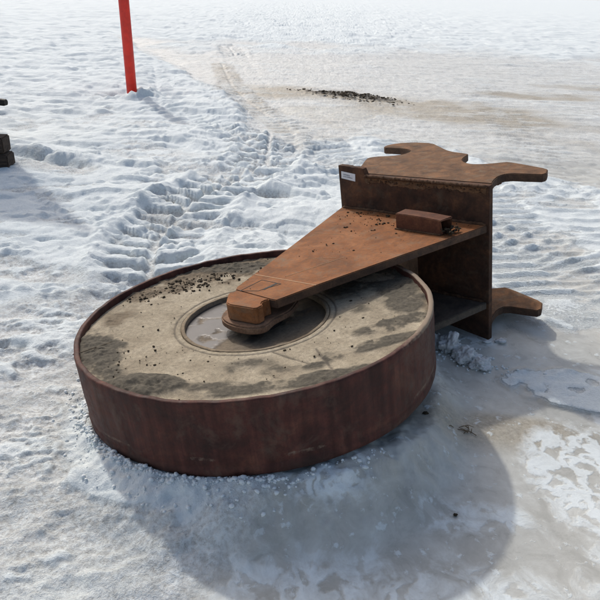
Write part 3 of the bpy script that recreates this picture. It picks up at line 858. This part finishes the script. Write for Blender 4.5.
# --- short steel channel welded on the arm, its right end torn open
def box_tube():
    bm = bmesh.new()
    t0, t1, s0, s1, h0, h1, w = .075, .355, .990, .092 + .990, .081, .166, .008
    def ring(t, ds=0, dh=0, ins=0.):
        return [P3(s0 + ins + ds, t, h0 + ins), P3(s0 + ins + ds, t, h1 - ins + dh), P3(s1 - ins + ds, t, h1 - ins + dh), P3(s1 - ins + ds, t, h0 + ins)]
    n = 10
    outer = []; inner = []
    for i in range(n + 1):
        f = i / n; t = t0 + (t1 - t0) * f
        dh = -.010 * f ** 3; ds = -.003 * f
        outer.append([bm.verts.new(p) for p in ring(t, ds, dh)])
        if f >= .5: inner.append([bm.verts.new(p) for p in ring(t, ds, dh, w)])
    for A_, B_ in zip(outer[:-1], outer[1:]):
        for k in range(4): bm.faces.new((A_[k], A_[(k + 1) % 4], B_[(k + 1) % 4], B_[k]))
    for A_, B_ in zip(inner[:-1], inner[1:]):
        for k in range(4): bm.faces.new((A_[k], B_[k], B_[(k + 1) % 4], A_[(k + 1) % 4]))
    bm.faces.new(outer[0][::-1]); bm.faces.new(inner[0])
    for k in range(4): bm.faces.new((outer[-1][k], outer[-1][(k + 1) % 4], inner[-1][(k + 1) % 4], inner[-1][k]))
    # torn lip
    rn = random.Random(2)
    for v_ in outer[-1] + inner[-1]: v_.co += Vector((rn.uniform(-.004, .004), rn.uniform(-.014, .010), rn.uniform(-.004, .004)))
    bmesh.ops.recalc_face_normals(bm, faces=bm.faces)
    es = [e for e in bm.edges if len(e.link_faces) == 2 and e.calc_face_angle() > 1]
    bmesh.ops.bevel(bm, geom=es, offset=.0035, segments=2, affect='EDGES', clamp_overlap=True)
    return from_bm('steel_stub', bm, M_plate2, root)
M_plate2 = rust_mat('stub_rust', (.065, .030, .020), (.125, .052, .030), (.20, .088, .045), .5, 9, .75, strength=.6)
st = box_tube(); tag(st, 'short hollow rusted steel stub welded onto the upper arm')
wavy_bead('weld_bead', P3(.986, .07, .083), P3(.984, .35, .083), .006, M_weld, st, 40, 8)
bm = bmesh.new(); rnd = random.Random(33)
for k in range(40): crumb(bm, P3(1.035 + rnd.uniform(-.05, .05), .375 + rnd.uniform(-.035, .035), .084 + rnd.uniform(0, .03)), rnd.uniform(.004, .010), rnd, .6)
o = from_bm('dirt_lump', bm, M_soil, st); tag(o, kind='stuff')

# --- things under the frame
def lumpy(name, c, r, mat, seed, parent=None, sq=(1, 1, 1), sub=5):
    bm = bmesh.new(); bmesh.ops.create_icosphere(bm, subdivisions=sub, radius=1)
    for v_ in bm.verts:
        p = v_.co.copy(); q = p * 1.3 + Vector((seed * 7.1, seed * 3.3, seed))
        f = 1 + .5 * mnoise.noise(q) + .28 * mnoise.noise(q * 2.6) + .13 * mnoise.noise(q * 7.)
        cell = 0
        v_.co = Vector((p.x * sq[0], p.y * sq[1], p.z * sq[2])) * r * (f + cell)
    o = from_bm(name, bm, mat, parent, smooth=True)
    o.location = c
    return o
ice_spots = [(.80, 2.99, .06, (1.0, .8, 1.2), 'pale lump of crusted ice against the foot of the dark mounting plate'),
             (.87, 2.90, .055, (1.1, .9, .8), 'middle lump of crusted ice in front of the mounting plate'),
             (.93, 2.84, .045, (1.2, .9, .7), 'small lump of crusted ice nearest the viewer below the frame'),
             (.74, 3.04, .045, (.9, .8, 1.0), 'small ice lump tucked in the dark gap beside the drum')]
for i, (x, y, r, sq, lab) in enumerate(ice_spots):
    o = lumpy('ice_lump', (x, y, gz(x, y) + r * .45), r, M_chunk, i + 2, None, sq)
    tag(o, lab, 'ice lump', 'lumps of ice below the frame')
for i, (x, y, r, lab) in enumerate(((1.03, 3.10, .016, 'tiny clear ice fragment left of its bright neighbour beyond the plate'), (1.11, 3.115, .024, 'small bright ice fragment under the lower hook'))):
    o = lumpy('ice_fragment', (x, y, gz(x, y) + .008), r, M_chunk, i + 12, None, (1.4, .9, .6), 3)
    tag(o, lab, 'ice fragment', 'ice fragments under the lower hook')

bm = bmesh.new(); rnd = random.Random(91)
for k in range(420):
    u_ = rnd.gauss(0, .33); x = .72 + u_ * 1.05; y = 11.35 - u_ * .45 + rnd.gauss(0, .17)
    crumb(bm, Vector((x, y, gz(x, y) + .012)), rnd.choice([.010, .014, .02, .028]) * rnd.uniform(.6, 1.1), rnd, .4)
o = from_bm('dark_dirt', bm, M_soil); tag(o, 'streak of dark dirt and clods on the far wet ice', kind='stuff')
bm = bmesh.new(); rnd = random.Random(55)
k = 0
while k < 1500:
    th_ = rnd.uniform(2.6, 5.4); rad = .780 + abs(rnd.gauss(0, .022)) + (.12 * rnd.random() if rnd.random() < .08 else 0) + .03 * mnoise.noise(Vector((th_ * 6, 0, 0)))
    if th_ > 4.9 and rnd.random() < .8: continue
    x = base.x + rad * math.cos(th_); y = base.y + rad * math.sin(th_)
    r = rnd.choice([.0025, .003, .004, .005, .007, .010]) * rnd.uniform(.7, 1.1)
    crumb(bm, Vector((x, y, gz(x, y) + r * .2)), r, rnd, .8); k += 1
for k in range(160):
    x = .86 + rnd.gauss(0, .10); y = 2.93 + rnd.gauss(0, .06) - (x - .86) * .3; r = rnd.uniform(.003, .009)
    crumb(bm, Vector((x, y, gz(x, y) + r * .3)), r, rnd, .8)
o = from_bm('snow_crumbs', bm, M_snowc, None, smooth=True); tag(o, 'crumbs of snow and ice round the foot of the drum', kind='stuff')
# debris on the ice
for i, (x, y, r, sq, lab) in enumerate(((.555, 2.285, .011, (1.2, .6, .6), 'black scrap lying on grey ice right of the drum'),
                                        (-.315, 1.79, .007, (1.8, .7, .6), 'dark crumb in the snow in front of the drum'),
                                        (.60, 1.80, .006, (1.2, .9, .7), 'dark crumb on the grey ice at the front'))):
    o = lumpy('soil_clod', (x, y, gz(x, y) + .006), r, M_soil, i + 22, None, sq, 3)
    tag(o, lab, 'clod')
bm = bmesh.new(); rnd = random.Random(4)
cx, cy = .74, 2.29
for k in range(9):
    a = rnd.uniform(0, 3.14); l = rnd.uniform(.03, .09); px, py = cx + rnd.uniform(-.07, .07), cy + rnd.uniform(-.04, .04)
    pts = [(px + math.cos(a) * l * f, py + math.sin(a) * l * f * .8, gz(px, py) + .004 + .018 * f * (1 - f) * 2 + .004 * rnd.random()) for f in (0, .33, .66, 1)]
    tube(bm, pts, [.002, .002, .0016, .001], 5)
o = from_bm('dead_weed', bm, M_twig); tag(o, 'tangled dead weed stalks frozen on the ice right of the drum', 'weed')

# ------------------------------------------------------------------ red post
bm = bmesh.new()
prof = [(.0, -.25), (.078, -.25), (.078, 2.25), (.074, 2.30), (.055, 2.33), (.0, 2.335)]
K = 40; rings = []
for r, z in prof: rings.append([bm.verts.new((r * math.cos(k * math.tau / K), r * math.sin(k * math.tau / K), z)) for k in range(K)] if r > 0 else [bm.verts.new((0, 0, z))])
for A_, B_ in zip(rings[:-1], rings[1:]):
    for k in range(K):
        a = [A_[k % len(A_)], A_[(k + 1) % len(A_)], B_[(k + 1) % len(B_)], B_[k % len(B_)]]
        u_ = []
        for q_ in a:
            if q_ not in u_: u_.append(q_)
        bm.faces.new(u_)
post = from_bm('red_post', bm, M_red, None, smooth=True)
post.location = (-2.74, 10.47, 0); post.rotation_euler = (0, math.radians(-.8), 0)
tag(post, 'tall bright red steel post standing in a melted hollow in the snow', 'post')

# ------------------------------------------------------------------ timbers, and an unseen panel added for its shade
def wood_mat():
    m, nt, N, L, P = nmat('weathered_timber')
    v = obvec(nt, (2., 30, 30)); v2 = obvec(nt)
    n = tex_noise(nt, v, 1.5, 8, .65, .3); n2 = tex_noise(nt, v2, 40, 5, .6)
    c = ramp(nt, n, [(.3, (.016, .011, .008)), (.55, (.055, .036, .024)), (.75, (.12, .08, .05))])
    c = mix(nt, .8, c, ramp(nt, n2, [(.3, .6), (.7, 1.2)]), 'MULTIPLY')
    L.new(c, P.inputs['Base Color']); P.inputs['Roughness'].default_value = .9
    L.new(bump(nt, n, .7, .006), P.inputs['Normal'])
    return m
M_wood = wood_mat()
def timber(x1, y0, z0, ln, w, h, rz, lab, seed):
    bm = bmesh.new(); rnd = random.Random(seed); n = 8; rings = []
    for i in range(n + 1):
        x = -ln * i / n
        rings.append([bm.verts.new((x, sy * w / 2 + rnd.uniform(-.004, .004), (z_ * h) + rnd.uniform(-.003, .003))) for sy, z_ in ((-1, 0), (1, 0), (1, 1), (-1, 1))])
    for A_, B_ in zip(rings[:-1], rings[1:]):
        for k in range(4): bm.faces.new((A_[k], A_[(k + 1) % 4], B_[(k + 1) % 4], B_[k]))
    bm.faces.new(rings[0]); bm.faces.new(rings[-1][::-1])
    bmesh.ops.recalc_face_normals(bm, faces=bm.faces)
    es = [e for e in bm.edges if e.calc_face_angle() > 1]
    bmesh.ops.bevel(bm, geom=es, offset=.012, segments=2, affect='EDGES', clamp_overlap=True)
    o = from_bm('timber', bm, M_wood); o.location = (x1, y0, z0); o.rotation_euler = (0, 0, rz)
    return tag(o, lab, 'timber', 'square timbers stacked at the left edge')
zt = gz(-2.85, 6.15) - .005
timber(-2.80, 6.10, zt, 1.9, .19, .125, math.radians(3), 'lower dark square timber lying on the snow at the left edge', 1)
timber(-2.83, 6.12, zt + .128, 1.9, .19, .150, math.radians(2), 'upper weathered square timber stacked on the other at left', 2)
# invented ribbed panel, out of view at left, added to throw shade on the snow
bx = bpy.data.objects.new('shade_caster', None); col.objects.link(bx)
bx.location = (-3.24, 6.81, -.05)
tag(bx, 'unseen ribbed panel added at left to cast shade on the snow', 'shade caster')
def prism(name, q, y0, y1, mat, parent, bev=.006):
    bm = bmesh.new(); a = [bm.verts.new((x, y0, z)) for x, z in q]; b = [bm.verts.new((x, y1, z)) for x, z in q]; n = len(q)
    bm.faces.new(a); bm.faces.new(b)
    for i in range(n): bm.faces.new((a[i], a[(i + 1) % n], b[(i + 1) % n], b[i]))
    bmesh.ops.recalc_face_normals(bm, faces=bm.faces)
    bmesh.ops.bevel(bm, geom=list(bm.edges), offset=bev, segments=2, affect='EDGES')
    return from_bm(name, bm, mat, parent)
prism('shade_caster_panel', [(-1.3, 0), (-.06, 0), (.25, 2.64), (-.2, 2.50), (-1.3, 2.20)], -.02, .0, M_black, bx)
prism('shade_caster_upright', [(-.058, 0), (.0, 0), (.32, 2.76), (.252, 2.74)], -.05, .03, M_plate, bx)
for x in (-.45, -.85, -1.25): prism('shade_caster_rib', [(x, 0), (x + .06, 0), (x + .06, 2.30 + (x + .45) * .27), (x, 2.28 + (x + .45) * .27)], -.085, -.022, M_plate, bx)
# dark pipe end showing at the far left
bm = bmesh.new()
tube(bm, [(-1.4, .12, 0), (-.06, .01, 0), (0, 0, 0)], [.05, .05, .044], 20)
o = from_bm('steel_pipe', bm, M_black); o.location = (-4.10, 9.05, .10)
tag(o, 'black rounded pipe end lying on snow at the far left edge', 'pipe')
